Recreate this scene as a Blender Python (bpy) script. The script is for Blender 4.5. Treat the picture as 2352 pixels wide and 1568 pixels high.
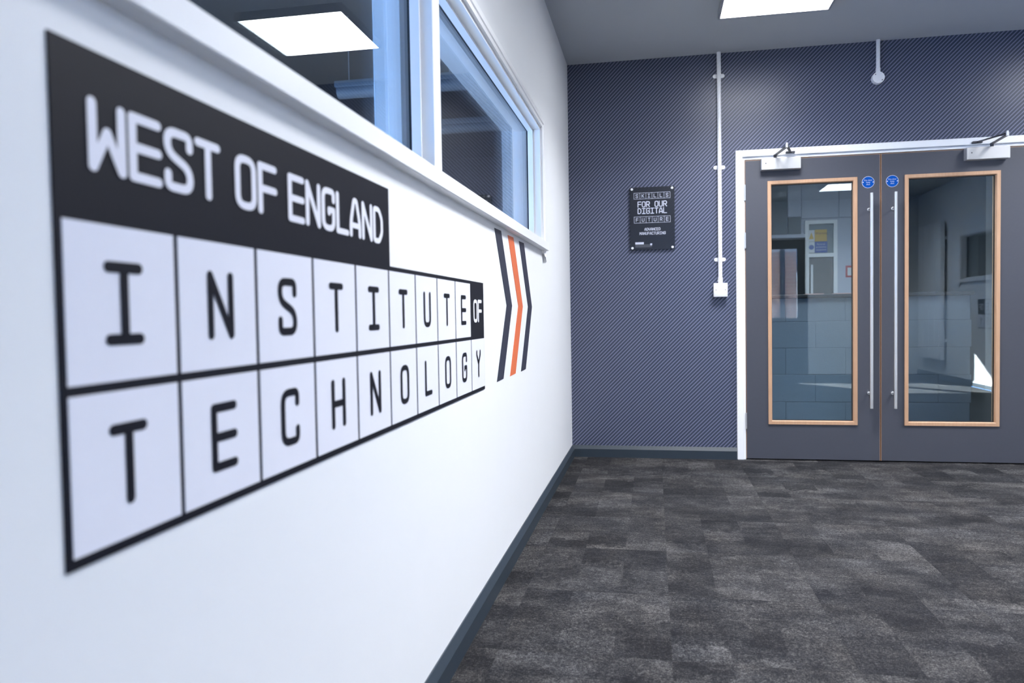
import bpy, bmesh, math, random
from mathutils import Vector, Matrix
random.seed(7)
sc = bpy.context.scene
for o in list(bpy.data.objects):
    bpy.data.objects.remove(o, do_unlink=True)
COL = sc.collection

# ------------------------------------------------------------------ camera, sky, sun, exposure
cam_d = bpy.data.cameras.new('camera')
cam = bpy.data.objects.new('camera', cam_d); COL.objects.link(cam); sc.camera = cam
cR = Vector((0.98254, 0.18533, -0.016351)); cU = Vector((0.009795, 0.036237, 0.999295)); cW = Vector((-0.185792, 0.982008, -0.033789))
cam.matrix_world = Matrix(((cR.x, cU.x, -cW.x, 0.56692), (cR.y, cU.y, -cW.y, -5.19268), (cR.z, cU.z, -cW.z, 0.98194), (0, 0, 0, 1)))
cam_d.sensor_fit = 'HORIZONTAL'; cam_d.sensor_width = 36.0
cam_d.lens = 1727.75 / 2352 * 36
cam_d.clip_start = 0.02
cam_d.dof.use_dof = True; cam_d.dof.focus_distance = 3.3; cam_d.dof.aperture_fstop = 3.2

sc.view_settings.view_transform = 'Standard'; sc.view_settings.look = 'None'
sc.view_settings.gamma = 1.0; sc.view_settings.use_curve_mapping = False
sc.view_settings.exposure = 0.0

world = bpy.data.worlds.new('sky'); sc.world = world; world.use_nodes = True
bg = world.node_tree.nodes['Background']
bg.inputs['Color'].default_value = (0.17, 0.44, 1.0, 1); bg.inputs['Strength'].default_value = 13.0

sun_d = bpy.data.lights.new('sun', 'SUN'); sun_d.energy = 230.0; sun_d.angle = 0.009; sun_d.color = (1.0, 0.97, 0.93)
sun = bpy.data.objects.new('sun', sun_d); COL.objects.link(sun)
sdir = Vector((1, 1.21, -0.666)).normalized()
sun.rotation_euler = sdir.to_track_quat('-Z', 'Y').to_euler()
sun.location = (-3, -12, 6)

PANEL_EMIT = 17.0            # glow of a diffuser seen from the side
PANEL_WATT = 40.0            # main downward beam of each panel
PANEL_SPREAD = 130           # beam angle in degrees
PANEL_COL = (0.95, 0.965, 1.0)
sc.cycles.max_bounces = 10; sc.cycles.transparent_max_bounces = 16
sc.cycles.sample_clamp_indirect = 30.0
sc.cycles.use_denoising = True

# ------------------------------------------------------------------ materials
def lin(c):
    return tuple((v / 12.92 if v <= 0.04045 else ((v + 0.055) / 1.055) ** 2.4) for v in (x / 255 for x in c))
def new_mat(name):
    m = bpy.data.materials.new(name); m.use_nodes = True
    nt = m.node_tree; b = nt.nodes['Principled BSDF']
    return m, nt, b
def mat(name, col, rough=0.5, metal=0.0, spec=0.5, var=0.04, scale=40.0, bump=0.0):
    m, nt, b = new_mat(name)
    b.inputs['Roughness'].default_value = rough; b.inputs['Metallic'].default_value = metal
    b.inputs['Specular IOR Level'].default_value = spec
    tc = nt.nodes.new('ShaderNodeTexCoord'); nz = nt.nodes.new('ShaderNodeTexNoise')
    nz.inputs['Scale'].default_value = scale; nz.inputs['Detail'].default_value = 3
    nt.links.new(tc.outputs['Object'], nz.inputs['Vector'])
    mx = nt.nodes.new('ShaderNodeMix'); mx.data_type = 'RGBA'
    mx.inputs['A'].default_value = tuple(max(0, v * (1 - var)) for v in col) + (1,)
    mx.inputs['B'].default_value = tuple(min(1, v * (1 + var)) for v in col) + (1,)
    nt.links.new(nz.outputs['Fac'], mx.inputs['Factor']); nt.links.new(mx.outputs['Result'], b.inputs['Base Color'])
    if bump:
        bp = nt.nodes.new('ShaderNodeBump'); bp.inputs['Strength'].default_value = bump; bp.inputs['Distance'].default_value = 0.002
        nt.links.new(nz.outputs['Fac'], bp.inputs['Height']); nt.links.new(bp.outputs['Normal'], b.inputs['Normal'])
    return m
def emit(name, col, s):
    m, nt, b = new_mat(name)
    b.inputs['Base Color'].default_value = (0.8, 0.8, 0.8, 1)
    b.inputs['Emission Color'].default_value = col + (1,); b.inputs['Emission Strength'].default_value = s
    return m
def glass(name, tint):
    m = bpy.data.materials.new(name); m.use_nodes = True; nt = m.node_tree; nt.nodes.clear()
    N = nt.nodes.new; L = nt.links.new
    out = N('ShaderNodeOutputMaterial'); mix = N('ShaderNodeMixShader'); tr = N('ShaderNodeBsdfTransparent'); gl = N('ShaderNodeBsdfGlossy')
    tr.inputs['Color'].default_value = tint + (1,); gl.inputs['Roughness'].default_value = 0.0
    fr = N('ShaderNodeFresnel'); geo = N('ShaderNodeNewGeometry'); mr = N('ShaderNodeMapRange')
    mr.inputs['To Min'].default_value = 1.52; mr.inputs['To Max'].default_value = 1 / 1.52
    L(geo.outputs['Backfacing'], mr.inputs['Value']); L(mr.outputs['Result'], fr.inputs['IOR'])
    L(fr.outputs['Fac'], mix.inputs['Fac']); L(tr.outputs['BSDF'], mix.inputs[1]); L(gl.outputs['BSDF'], mix.inputs[2])
    L(mix.outputs['Shader'], out.inputs['Surface'])
    return m

M = {}
M['wall'] = mat('white_wall_paint', (0.80, 0.815, 0.835), 0.55, scale=6, var=0.012)
M['ceil'] = mat('ceiling_paint', (0.44, 0.47, 0.51), 0.85, scale=300, var=0.03)
M['gloss_white'] = mat('white_gloss_paint', (0.89, 0.90, 0.92), 0.32, scale=5, var=0.01)
M['pvc'] = mat('white_plastic', (0.82, 0.83, 0.86), 0.35, var=0.01)
M['skirt'] = mat('slate_skirting_paint', (0.026, 0.038, 0.052), 0.42, scale=30, var=0.06)
M['door'] = mat('grey_door_laminate', (0.058, 0.062, 0.081), 0.5, scale=60, var=0.05)
M['steel'] = mat('brushed_steel', (0.80, 0.80, 0.80), 0.34, 0.9, var=0.03, scale=80)
M['silver'] = mat('silver_closer_cover', (0.56, 0.56, 0.56), 0.40, 0.6, var=0.02)
M['dark_metal'] = mat('dark_closer_arm', (0.09, 0.09, 0.10), 0.35, 0.8)
M['black'] = mat('black_gasket', (0.012, 0.016, 0.02), 0.5)
M['navy'] = mat('black_sign_vinyl', (0.008, 0.009, 0.015), 0.55, spec=0.2, scale=90, var=0.08)
M['cellwhite'] = mat('white_sign_vinyl', (0.77, 0.78, 0.86), 0.45, var=0.01)
M['chevron'] = mat('navy_vinyl_with_sheen', (0.032, 0.035, 0.055), 0.5, spec=0.3, var=0.05)  # base colour lifted to carry the grazing sheen on the dark vinyl
M['orange'] = mat('orange_vinyl', (0.72, 0.16, 0.055), 0.45, var=0.03)
M['plaque'] = mat('black_plaque_acrylic', (0.014, 0.017, 0.026), 0.28, var=0.05)
M['plaque_ink'] = mat('pale_plaque_print', (0.52, 0.55, 0.66), 0.45, var=0.02)
M['plaque_dim'] = mat('grey_plaque_print', (0.075, 0.082, 0.10), 0.45, var=0.02)
M['bluesign'] = mat('blue_sign_plastic', (0.001, 0.072, 0.36), 0.7, spec=0.1, var=0.03)
M['signink'] = mat('pale_sign_print', (0.55, 0.62, 0.78), 0.45, var=0.02)
M['lens_panel'] = emit('light_panel_diffuser', PANEL_COL, PANEL_EMIT)
M['panel_trim'] = mat('light_panel_frame', (0.30, 0.31, 0.34), 0.4, 0.3)
M['batten'] = mat('batten_housing', (0.16, 0.185, 0.21), 0.5)
M['wire'] = mat('steel_wire', (0.5, 0.55, 0.6), 0.4, 0.6)
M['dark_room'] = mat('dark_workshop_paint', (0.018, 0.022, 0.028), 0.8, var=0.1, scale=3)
M['frame_dark'] = mat('dark_anodised_frame', (0.010, 0.014, 0.018), 0.4)
M['corr_wall'] = mat('corridor_wall_paint', (0.52, 0.55, 0.66), 0.7, scale=4, var=0.03)
M['corr_mid'] = mat('corridor_mid_grey', (0.20, 0.24, 0.27), 0.6)
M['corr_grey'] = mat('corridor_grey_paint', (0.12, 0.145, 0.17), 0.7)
M['block'] = mat('painted_block', (0.22, 0.26, 0.32), 0.75, scale=120, var=0.12, bump=0.5)
M['mortar'] = mat('painted_mortar', (0.15, 0.18, 0.22), 0.9)
M['cap'] = mat('dark_wall_cap', (0.02, 0.022, 0.026), 0.6)
M['vinyl_floor'] = mat('dark_corridor_vinyl', (0.03, 0.035, 0.04), 0.35)
M['door_grey'] = mat('far_door_grey', (0.09, 0.095, 0.10), 0.6)
M['yellow'] = mat('yellow_sign_plastic', (0.66, 0.42, 0.06), 0.5)
M['blueplate'] = mat('deep_blue_sign_plastic', (0.045, 0.10, 0.38), 0.5)
M['signwhite'] = mat('white_sign_plastic', (0.72, 0.74, 0.78), 0.5)
M['red'] = mat('red_sign_plastic', (0.45, 0.03, 0.035), 0.5)
M['paper'] = mat('pinkish_paper', (0.75, 0.42, 0.38), 0.7)
M['glass'] = glass('clear_glass', (0.95, 0.975, 0.985))
M['glass_door'] = glass('fire_glass', (0.90, 0.95, 0.97))
M['brick'] = mat('red_brick', (0.34, 0.20, 0.15), 0.85, scale=30, var=0.25)
M['brick_mortar'] = mat('brick_mortar', (0.40, 0.36, 0.32), 0.9)
M['paving'] = mat('grey_paving', (0.25, 0.25, 0.25), 0.9, scale=10, var=0.1)

def wallpaper():
    m, nt, b = new_mat('navy_striped_wallpaper')
    N = nt.nodes.new; L = nt.links.new
    geo = N('ShaderNodeNewGeometry'); sep = N('ShaderNodeSeparateXYZ'); L(geo.outputs['Position'], sep.inputs[0])
    def math_(op, a, bb=None):
        n = N('ShaderNodeMath'); n.operation = op
        for i, v in enumerate((a, bb)):
            if v is None: continue
            if isinstance(v, (int, float)): n.inputs[i].default_value = v
            else: L(v, n.inputs[i])
        return n.outputs[0]
    s = math_('SUBTRACT', sep.outputs['Z'], sep.outputs['X'])
    s = math_('SUBTRACT', s, 0.4873)
    s = math_('DIVIDE', s, 0.02535)
    f = math_('FRACT', math_('ADD', s, 1000.5))
    d = math_('ABSOLUTE', math_('SUBTRACT', f, 0.5))
    mr = N('ShaderNodeMapRange'); mr.inputs['From Min'].default_value = 0.20; mr.inputs['From Max'].default_value = 0.13
    mr.interpolation_type = 'SMOOTHSTEP'; L(d, mr.inputs['Value'])
    # fine dark thread down the middle of each dark band
    mr2 = N('ShaderNodeMapRange'); mr2.inputs['From Min'].default_value = 0.40; mr2.inputs['From Max'].default_value = 0.48
    L(d, mr2.inputs['Value'])
    nz = N('ShaderNodeTexNoise'); nz.inputs['Scale'].default_value = 350; L(geo.outputs['Position'], nz.inputs['Vector'])
    mx0 = N('ShaderNodeMix'); mx0.data_type = 'RGBA'
    mx0.inputs['A'].default_value = (0.046, 0.060, 0.096, 1); mx0.inputs['B'].default_value = (0.034, 0.045, 0.075, 1)
    L(mr2.outputs['Result'], mx0.inputs['Factor'])
    mx = N('ShaderNodeMix'); mx.data_type = 'RGBA'
    L(mx0.outputs['Result'], mx.inputs['A']); mx.inputs['B'].default_value = (0.215, 0.223, 0.335, 1)
    L(mr.outputs['Result'], mx.inputs['Factor'])
    mm = N('ShaderNodeMix'); mm.data_type = 'RGBA'; mm.blend_type = 'MULTIPLY'; mm.inputs['Factor'].default_value = 0.25
    L(mx.outputs['Result'], mm.inputs['A']); L(nz.outputs['Fac'], mm.inputs['B'])
    L(mm.outputs['Result'], b.inputs['Base Color'])
    b.inputs['Roughness'].default_value = 0.34; b.inputs['Specular IOR Level'].default_value = 0.38
    return m
M['wallpaper'] = wallpaper()

def oak():
    m, nt, b = new_mat('oak_bead')
    N = nt.nodes.new; L = nt.links.new
    tc = N('ShaderNodeTexCoord'); mp = N('ShaderNodeMapping'); mp.inputs['Scale'].default_value = (160, 160, 9)
    nz = N('ShaderNodeTexNoise'); nz.inputs['Scale'].default_value = 1.0; nz.inputs['Detail'].default_value = 5
    L(tc.outputs['Object'], mp.inputs['Vector']); L(mp.outputs['Vector'], nz.inputs['Vector'])
    mx = N('ShaderNodeMix'); mx.data_type = 'RGBA'; mx.inputs['A'].default_value = (0.46, 0.26, 0.145, 1); mx.inputs['B'].default_value = (0.60, 0.38, 0.245, 1)
    L(nz.outputs['Fac'], mx.inputs['Factor']); L(mx.outputs['Result'], b.inputs['Base Color'])
    b.inputs['Roughness'].default_value = 0.45
    return m
M['oak'] = oak()
M['lipping'] = mat('hardwood_lipping', (0.30, 0.17, 0.10), 0.5)

def carpet():
    m, nt, b = new_mat('charcoal_carpet_tile')
    N = nt.nodes.new; L = nt.links.new
    tc = N('ShaderNodeTexCoord'); oi = N('ShaderNodeObjectInfo'); geo = N('ShaderNodeNewGeometry')
    rv = N('ShaderNodeCombineXYZ')
    def math_(op, a, bb=None):
        n = N('ShaderNodeMath'); n.operation = op
        for i, v in enumerate((a, bb)):
            if v is None: continue
            if isinstance(v, (int, float)): n.inputs[i].default_value = v
            else: L(v, n.inputs[i])
        return n.outputs[0]
    r = oi.outputs['Random']
    L(math_('MULTIPLY', r, 913.7), rv.inputs[0]); L(math_('MULTIPLY', r, 377.3), rv.inputs[1]); L(math_('MULTIPLY', r, 51.3), rv.inputs[2])
    base = N('ShaderNodeVectorMath'); base.operation = 'ADD'; L(tc.outputs['Object'], base.inputs[0]); L(rv.outputs[0], base.inputs[1])
    def noise(scale, detail, rough, vec, sx=1.0, sy=1.0):
        mp = N('ShaderNodeMapping'); mp.inputs['Scale'].default_value = (sx, sy, 1); L(vec, mp.inputs['Vector'])
        n = N('ShaderNodeTexNoise'); n.inputs['Scale'].default_value = scale; n.inputs['Detail'].default_value = detail; n.inputs['Roughness'].default_value = rough
        L(mp.outputs['Vector'], n.inputs['Vector']); return n.outputs['Fac']
    def rng(v, a, bb, c, d):
        n = N('ShaderNodeMapRange'); n.inputs['From Min'].default_value = a; n.inputs['From Max'].default_value = bb
        n.inputs['To Min'].default_value = c; n.inputs['To Max'].default_value = d; L(v, n.inputs['Value']); return n.outputs['Result']
    # blocks : three bands across a tile, each cut into random lengths (a printed patchwork)
    sep = N('ShaderNodeSeparateXYZ'); L(tc.outputs['Object'], sep.inputs[0])
    bx = math_('FLOOR', math_('MULTIPLY', math_('ADD', sep.outputs['X'], 0.25), 6.0))
    ragged = rng(noise(28, 3, 0.7, base.outputs[0]), 0.3, 0.7, -0.35, 0.35)
    by = math_('FLOOR', math_('ADD', math_('MULTIPLY', math_('ADD', sep.outputs['Y'], math_('MULTIPLY', bx, 0.071)), 7.0), ragged))
    cell = N('ShaderNodeCombineXYZ'); L(bx, cell.inputs[0]); L(by, cell.inputs[1]); L(math_('MULTIPLY', r, 777.0), cell.inputs[2])
    wn = N('ShaderNodeTexWhiteNoise'); wn.noise_dimensions = '3D'; L(cell.outputs[0], wn.inputs['Vector'])
    block = rng(wn.outputs['Value'], 0, 1, -0.17, 0.19)
    tile = rng(r, 0, 1, -0.05, 0.05)
    big = rng(noise(5.5, 4, 0.62, base.outputs[0], 1.0, 1.3), 0.3, 0.7, -0.22, 0.22)
    streak = rng(noise(15, 5, 0.7, base.outputs[0], 0.8, 2.0), 0.3, 0.7, -0.13, 0.13)
    mid = rng(noise(95, 4, 0.8, base.outputs[0], 1.0, 1.15), 0.3, 0.7, -0.36, 0.36)
    pile = rng(noise(300, 2, 0.8, base.outputs[0]), 0.3, 0.7, -0.42, 0.42)
    tot = math_('ADD', math_('ADD', math_('ADD', math_('ADD', math_('ADD', block, tile), big), streak), mid), pile)
    val = math_('ADD', tot, 0.46)
    cr = N('ShaderNodeValToRGB'); e = cr.color_ramp.elements
    e[0].position = 0.0; e[0].color = (0.008, 0.008, 0.010, 1)
    e[1].position = 1.0; e[1].color = (0.125, 0.119, 0.115, 1)
    for p, c in ((0.3, (0.0155, 0.0155, 0.018, 1)), (0.55, (0.031, 0.030, 0.0315, 1)), (0.8, (0.063, 0.0605, 0.060, 1))):
        x = cr.color_ramp.elements.new(p); x.color = c
    L(val, cr.inputs['Fac'])
    hue = N('ShaderNodeMix'); hue.data_type = 'RGBA'; hue.blend_type = 'MULTIPLY'; hue.inputs['Factor'].default_value = 1
    L(cr.outputs['Color'], hue.inputs['A'])
    hm = N('ShaderNodeMix'); hm.data_type = 'RGBA'; hm.inputs['A'].default_value = (1.04, 1.0, 0.94, 1); hm.inputs['B'].default_value = (0.94, 1.0, 1.1, 1)
    L(noise(4, 2, 0.5, base.outputs[0]), hm.inputs['Factor']); L(hm.outputs['Result'], hue.inputs['B'])
    L(hue.outputs['Result'], b.inputs['Base Color'])
    b.inputs['Roughness'].default_value = 0.95; b.inputs['Specular IOR Level'].default_value = 0.15
    bp = N('ShaderNodeBump'); bp.inputs['Strength'].default_value = 0.6; bp.inputs['Distance'].default_value = 0.003
    L(noise(500, 2, 0.8, base.outputs[0]), bp.inputs['Height']); L(bp.outputs['Normal'], b.inputs['Normal'])
    return m
M['carpet'] = carpet()

# ------------------------------------------------------------------ mesh helpers
def box(bm, lo, hi, bev=0.0, seg=1):
    c = [(a + b) / 2 for a, b in zip(lo, hi)]; s = [abs(b - a) for a, b in zip(lo, hi)]
    t = bmesh.new()
    bmesh.ops.create_cube(t, size=1.0, matrix=Matrix.Translation(c) @ Matrix.Diagonal((*s, 1)))
    if bev: bmesh.ops.bevel(t, geom=t.edges[:], offset=bev, segments=seg, profile=0.5, affect='EDGES')
    me = bpy.data.meshes.new('t'); t.to_mesh(me); t.free(); bm.from_mesh(me); bpy.data.meshes.remove(me)
def ring(bm, u0, u1, z0, z1, t, y0, y1, bev=0.0, sides='LRTB'):
    """rectangular frame; (u0..u1,z0..z1) is the opening, t the frame width outside it"""
    B = t if 'B' in sides else 0
    if 'L' in sides: box(bm, (u0 - t, y0, z0 - B), (u0, y1, z1 + t), bev)
    if 'R' in sides: box(bm, (u1, y0, z0 - B), (u1 + t, y1, z1 + t), bev)
    if 'T' in sides: box(bm, (u0, y0, z1), (u1, y1, z1 + t), bev)
    if 'B' in sides: box(bm, (u0, y0, z0 - t), (u1, y1, z0), bev)
def mitred(bm, u0, u1, z0, z1, prof):
    """picture-frame moulding: prof = list of (offset outward from the opening, y); closed profile"""
    n = len(prof); cor = []
    for su, sz, u, z in ((-1, -1, u0, z0), (1, -1, u1, z0), (1, 1, u1, z1), (-1, 1, u0, z1)):
        cor.append([bm.verts.new((u + su * o, y, z + sz * o)) for o, y in prof])
    for k in range(4):
        a, b = cor[k], cor[(k + 1) % 4]
        for i in range(n):
            j = (i + 1) % n; bm.faces.new((a[i], a[j], b[j], b[i]))
    bmesh.ops.recalc_face_normals(bm, faces=bm.faces[:])
def cyl(bm, p0, p1, r, seg=20, r2=None):
    p0, p1 = Vector(p0), Vector(p1); d = p1 - p0
    mt = Matrix.Translation((p0 + p1) / 2) @ d.to_track_quat('Z', 'Y').to_matrix().to_4x4()
    bmesh.ops.create_cone(bm, cap_ends=True, segments=seg, radius1=r, radius2=r if r2 is None else r2, depth=d.length, matrix=mt)
def lathe(bm, prof, centre, axis_m, seg=28):
    """prof: (radius, height) pairs along the axis"""
    rows = []
    for r, h in prof:
        rows.append([bm.verts.new(axis_m @ Vector((r * math.cos(2 * math.pi * k / seg), r * math.sin(2 * math.pi * k / seg), h)) + Vector(centre)) for k in range(seg)])
    for a, b in zip(rows, rows[1:]):
        for k in range(seg):
            bm.faces.new((a[k], a[(k + 1) % seg], b[(k + 1) % seg], b[k]))
    bm.faces.new(rows[0][::-1]); bm.faces.new(rows[-1])
    bmesh.ops.recalc_face_normals(bm, faces=bm.faces[:])
def bar(bm, p0, p1, w, t):
    """flat bar between two points, width w across (horizontal), thickness t"""
    p0, p1 = Vector(p0), Vector(p1); d = p1 - p0
    mt = Matrix.Translation((p0 + p1) / 2) @ d.to_track_quat('X', 'Z').to_matrix().to_4x4() @ Matrix.Diagonal((d.length, w, t, 1))
    bmesh.ops.create_cube(bm, size=1.0, matrix=mt)
def polyprism(bm, pts, y0, y1):
    """pts: (u,z) outline; extruded along y"""
    a = [bm.verts.new((u, y0, z)) for u, z in pts]; b = [bm.verts.new((u, y1, z)) for u, z in pts]
    n = len(pts); bm.faces.new(a); bm.faces.new(b[::-1])
    for i in range(n): bm.faces.new((a[i], b[i], b[(i + 1) % n], a[(i + 1) % n]))
    bmesh.ops.recalc_face_normals(bm, faces=bm.faces[:])
def prof_x(bm, prof, x0, x1):
    """profile of (y,z) extruded along x"""
    a = [bm.verts.new((x0, y, z)) for y, z in prof]; b = [bm.verts.new((x1, y, z)) for y, z in prof]
    n = len(prof); bm.faces.new(a); bm.faces.new(b[::-1])
    for i in range(n): bm.faces.new((a[i], b[i], b[(i + 1) % n], a[(i + 1) % n]))
    bmesh.ops.recalc_face_normals(bm, faces=bm.faces[:])

def obj(name, bm, m, parent=None, org=None, smooth=False, **props):
    """link a bmesh as ONE object; vertices are given in the parent's local frame (world if none)"""
    if org is None:
        xs = [v.co for v in bm.verts]
        org = Vector((sum((min(c[i] for c in xs), max(c[i] for c in xs))) / 2 for i in range(3)))
    org = Vector(org)
    bmesh.ops.translate(bm, verts=bm.verts[:], vec=-org)
    me = bpy.data.meshes.new(name); bm.to_mesh(me); bm.free()
    me.materials.append(M[m] if isinstance(m, str) else m)
    if smooth:
        for p in me.polygons: p.use_smooth = True
        try: me.set_sharp_from_angle(angle=math.radians(40))
        except Exception: pass
    o = bpy.data.objects.new(name, me); COL.objects.link(o)
    if parent is not None:
        o.parent = parent; o.location = org - Vector(parent.get('_org', (0, 0, 0)))
    else:
        o.location = org
    o['_org'] = tuple(org)
    for k, v in props.items(): o[k] = v
    return o
def thing(name, loc=(0, 0, 0), rz=0.0, **props):
    o = bpy.data.objects.new(name, None); COL.objects.link(o)
    o.location = loc; o.rotation_euler = (0, 0, rz); o.empty_display_size = 0.1
    for k, v in props.items(): o[k] = v
    return o
def sbox(name, lo, hi, m, parent=None, **props):
    bm = bmesh.new(); box(bm, lo, hi); return obj(name, bm, m, parent, **props)
def struct(name, bm, m, **props):
    return obj(name, bm, m, None, kind='structure', **props)

# stroke lettering ------------------------------------------------
def fillet(pts, r, closed=False):
    out = []; n = len(pts)
    for i, p in enumerate(pts):
        if not closed and i in (0, n - 1): out.append(p); continue
        a, b = Vector(pts[i - 1]), Vector(pts[(i + 1) % n]); q = Vector(p)
        rr = min(r, (a - q).length * 0.5, (b - q).length * 0.5)
        s, e = q + (a - q).normalized() * rr, q + (b - q).normalized() * rr
        for k in range(6):
            t = k / 5; out.append(tuple((1 - t) ** 2 * s + 2 * t * (1 - t) * q + t * t * e))
    if closed: out.append(out[0])
    return out
def glyph(ch):
    """list of (points, round, closed) in a unit box"""
    S = lambda *p: (list(p), False, False)
    Rn = lambda *p: (list(p), True, False)
    G = {
     'A': [Rn((0, 0), (0, .36), (.36, 1), (.64, 1), (1, .36), (1, 0)), S((0, .27), (1, .27))],
     'C': [Rn((1, .77), (1, 1), (0, 1), (0, 0), (1, 0), (1, .23))],
     'D': [([(0, 0), (0, 1), (.62, 1), (1, .72), (1, .28), (.62, 0)], False, True)],
     'E': [S((1, 1), (0, 1), (0, 0), (1, 0)), S((0, .5), (1, .5))],
     'F': [S((1, 1), (0, 1), (0, 0)), S((0, .5), (1, .5))],
     'G': [Rn((1, .77), (1, 1), (0, 1), (0, 0), (1, 0), (1, .46)), S((1, .5), (.55, .5), (.55, .42))],
     'H': [S((0, 0), (0, 1)), S((1, 0), (1, 1)), S((0, .5), (1, .5))],
     'I': [S((0, 1), (1, 1)), S((0, 0), (1, 0)), S((.5, 0), (.5, 1))],
     'K': [S((0, 0), (0, 1)), S((1, 1), (.08, .45)), S((.3, .58), (1, 0))],
     'L': [S((0, 1), (0, 0), (1, 0))],
     'M': [S((0, 0), (0, 1), (.5, .4), (1, 1), (1, 0))],
     'N': [S((0, 0), (0, 1), (1, 0), (1, 1))],
     'O': [([(0, 0), (0, 1), (1, 1), (1, 0)], True, True)],
     'R': [S((0, 0), (0, 1)), Rn((0, 1), (1, 1), (1, .45), (0, .45)), S((.5, .45), (1, 0))],
     'S': [Rn((1, .77), (1, 1), (0, 1), (0, .62), (1, .38), (1, 0), (0, 0), (0, .23))],
     'T': [S((0, 1), (1, 1)), S((.5, 0), (.5, 1))],
     'U': [Rn((0, 1), (0, 0), (1, 0), (1, 1))],
     'V': [S((0, 1), (0, .55), (.5, 0), (1, .55), (1, 1))],
     'W': [S((0, 1), (0, 0), (.5, .58), (1, 0), (1, 1))],
     'Y': [S((0, 1), (0, .88), (.5, .5), (1, .88), (1, 1)), S((.5, .5), (.5, 0))],
    }
    return G[ch]
def stroke_letter(bm, ch, u0, v0, w, h, s, y, ax=1.0):
    """letter whose OUTER box is (u0,v0,w,h); stroke s (times ax across); flat strips facing -Y, each a hair above the last"""
    iw, ih = w / ax - s, h - s
    lay = [0]
    def strip(P, closed):
        yy = y - lay[0] * 6e-5; lay[0] += 1
        P = [Vector(p) for p in P]; n = len(P)
        def put(a, b): return bm.verts.new((u0 + (a + s / 2) * ax, yy, v0 + b + s / 2))
        L_, R_ = [], []
        for i, p in enumerate(P):
            a = P[i - 1] if (i or closed) else None; b = P[(i + 1) % n] if (i < n - 1 or closed) else None
            d0 = (p - a).normalized() if a is not None else None; d1 = (b - p).normalized() if b is not None else None
            d0 = d0 or d1; d1 = d1 or d0
            n0, n1 = Vector((-d0.y, d0.x)), Vector((-d1.y, d1.x)); m = n0 + n1; m /= m.dot(n0)
            L_.append(put(*(p + m * s / 2))); R_.append(put(*(p - m * s / 2)))
        for i in range(n if closed else n - 1):
            k = (i + 1) % n; bm.faces.new((R_[i], R_[k], L_[k], L_[i]))
        if not closed:
            for e, q, va, vb in ((P[0], P[1], L_[0], R_[0]), (P[-1], P[-2], R_[-1], L_[-1])):
                d = (e - q).normalized(); t0 = math.atan2(d.y, d.x)
                arc = [put(e.x + s / 2 * math.cos(t0 + math.pi / 2 * f), e.y + s / 2 * math.sin(t0 + math.pi / 2 * f)) for f in (-.75, -.5, -.25, 0, .25, .5, .75)]
                bm.faces.new([va] + arc + [vb])
    for pts, rnd, closed in glyph(ch):
        P = [(p[0] * iw, p[1] * ih) for p in pts]
        if rnd or closed:
            P = fillet(P, (0.42 if rnd else 0.2) * iw, closed)
            if closed: P = P[:-1]
            Q = [P[0]]
            for p in P[1:]:
                if (Vector(p) - Vector(Q[-1])).length > 1e-6: Q.append(p)
            if closed and (Vector(Q[0]) - Vector(Q[-1])).length < 1e-6: Q.pop()
            strip(Q, closed)
        else:
            for a, b in zip(P, P[1:]): strip([a, b], False)
def font_bm(text, size, cu, cv, y):
    """flat text with the built-in typeface, centred on (cu,cv), facing -Y"""
    c = bpy.data.curves.new('t', 'FONT'); c.body = text; c.size = size; c.align_x = 'CENTER'; c.align_y = 'CENTER'; c.resolution_u = 3
    o = bpy.data.objects.new('t', c); COL.objects.link(o); bpy.context.view_layer.update()
    dg = bpy.context.evaluated_depsgraph_get(); me = bpy.data.meshes.new_from_object(o.evaluated_get(dg))
    bm = bmesh.new(); bm.from_mesh(me)
    for v in bm.verts: v.co = Vector((cu + v.co.x, y, cv + v.co.y))
    bpy.data.objects.remove(o, do_unlink=True); bpy.data.meshes.remove(me); bpy.data.curves.remove(c)
    return bm

# ------------------------------------------------------------------ dimensions
W = 4.50          # right wall
H = 2.69          # ceiling
YF = -7.1         # wall behind the camera
YC = 4.8          # far wall of the corridor beyond the doors
WIN_L = (-5.1, -1.325, 1.362, 1.95)     # opening in the left wall (y0,y1,z0,z1)
WIN_R = (-5.50, -2.20, 1.362, 1.93)
DOOR_F = (0.95, 2.92, 2.10)             # glazed doors behind the camera (x0,x1,top)

# ------------------------------------------------------------------ setting: walls, ceiling, floor
def wall_with_opening_y(x0, x1, ya, yb, op, h):
    bm = bmesh.new(); y0, y1, z0, z1 = op
    box(bm, (x0, ya, 0), (x1, y0, h)); box(bm, (x0, y1, 0), (x1, yb, h))
    box(bm, (x0, y0, 0), (x1, y1, z0)); box(bm, (x0, y0, z1), (x1, y1, h)); return bm
struct('wall_left', wall_with_opening_y(-0.2, 0.0, YF - 0.2, YC, WIN_L, 3.3), 'wall',
       label='smooth white painted wall on the left carrying the big lettered sign', category='wall')
struct('wall_right', wall_with_opening_y(W, W + 0.2, YF - 0.2, YC, WIN_R, H), 'wall',
       label='white wall opposite the lettered wall, seen mirrored in the right door glass', category='wall')
bm = bmesh.new()
box(bm, (0, 0, 0), (1.125, 0.14, H)); box(bm, (2.903, 0, 0), (W, 0.14, H)); box(bm, (1.125, 0, 2.0), (2.903, 0.14, H))
struct('wall_back', bm, 'wallpaper', label='far wall papered in navy with thin pale diagonal stripes', category='wall')
bm = bmesh.new(); x0, x1, z1 = DOOR_F
box(bm, (0, YF - 0.2, 0), (x0, YF, H)); box(bm, (x1, YF - 0.2, 0), (W, YF, H)); box(bm, (x0, YF - 0.2, z1), (x1, YF, H))
struct('wall_front', bm, 'wall', label='white wall behind the camera with a glazed black door', category='wall')
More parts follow.
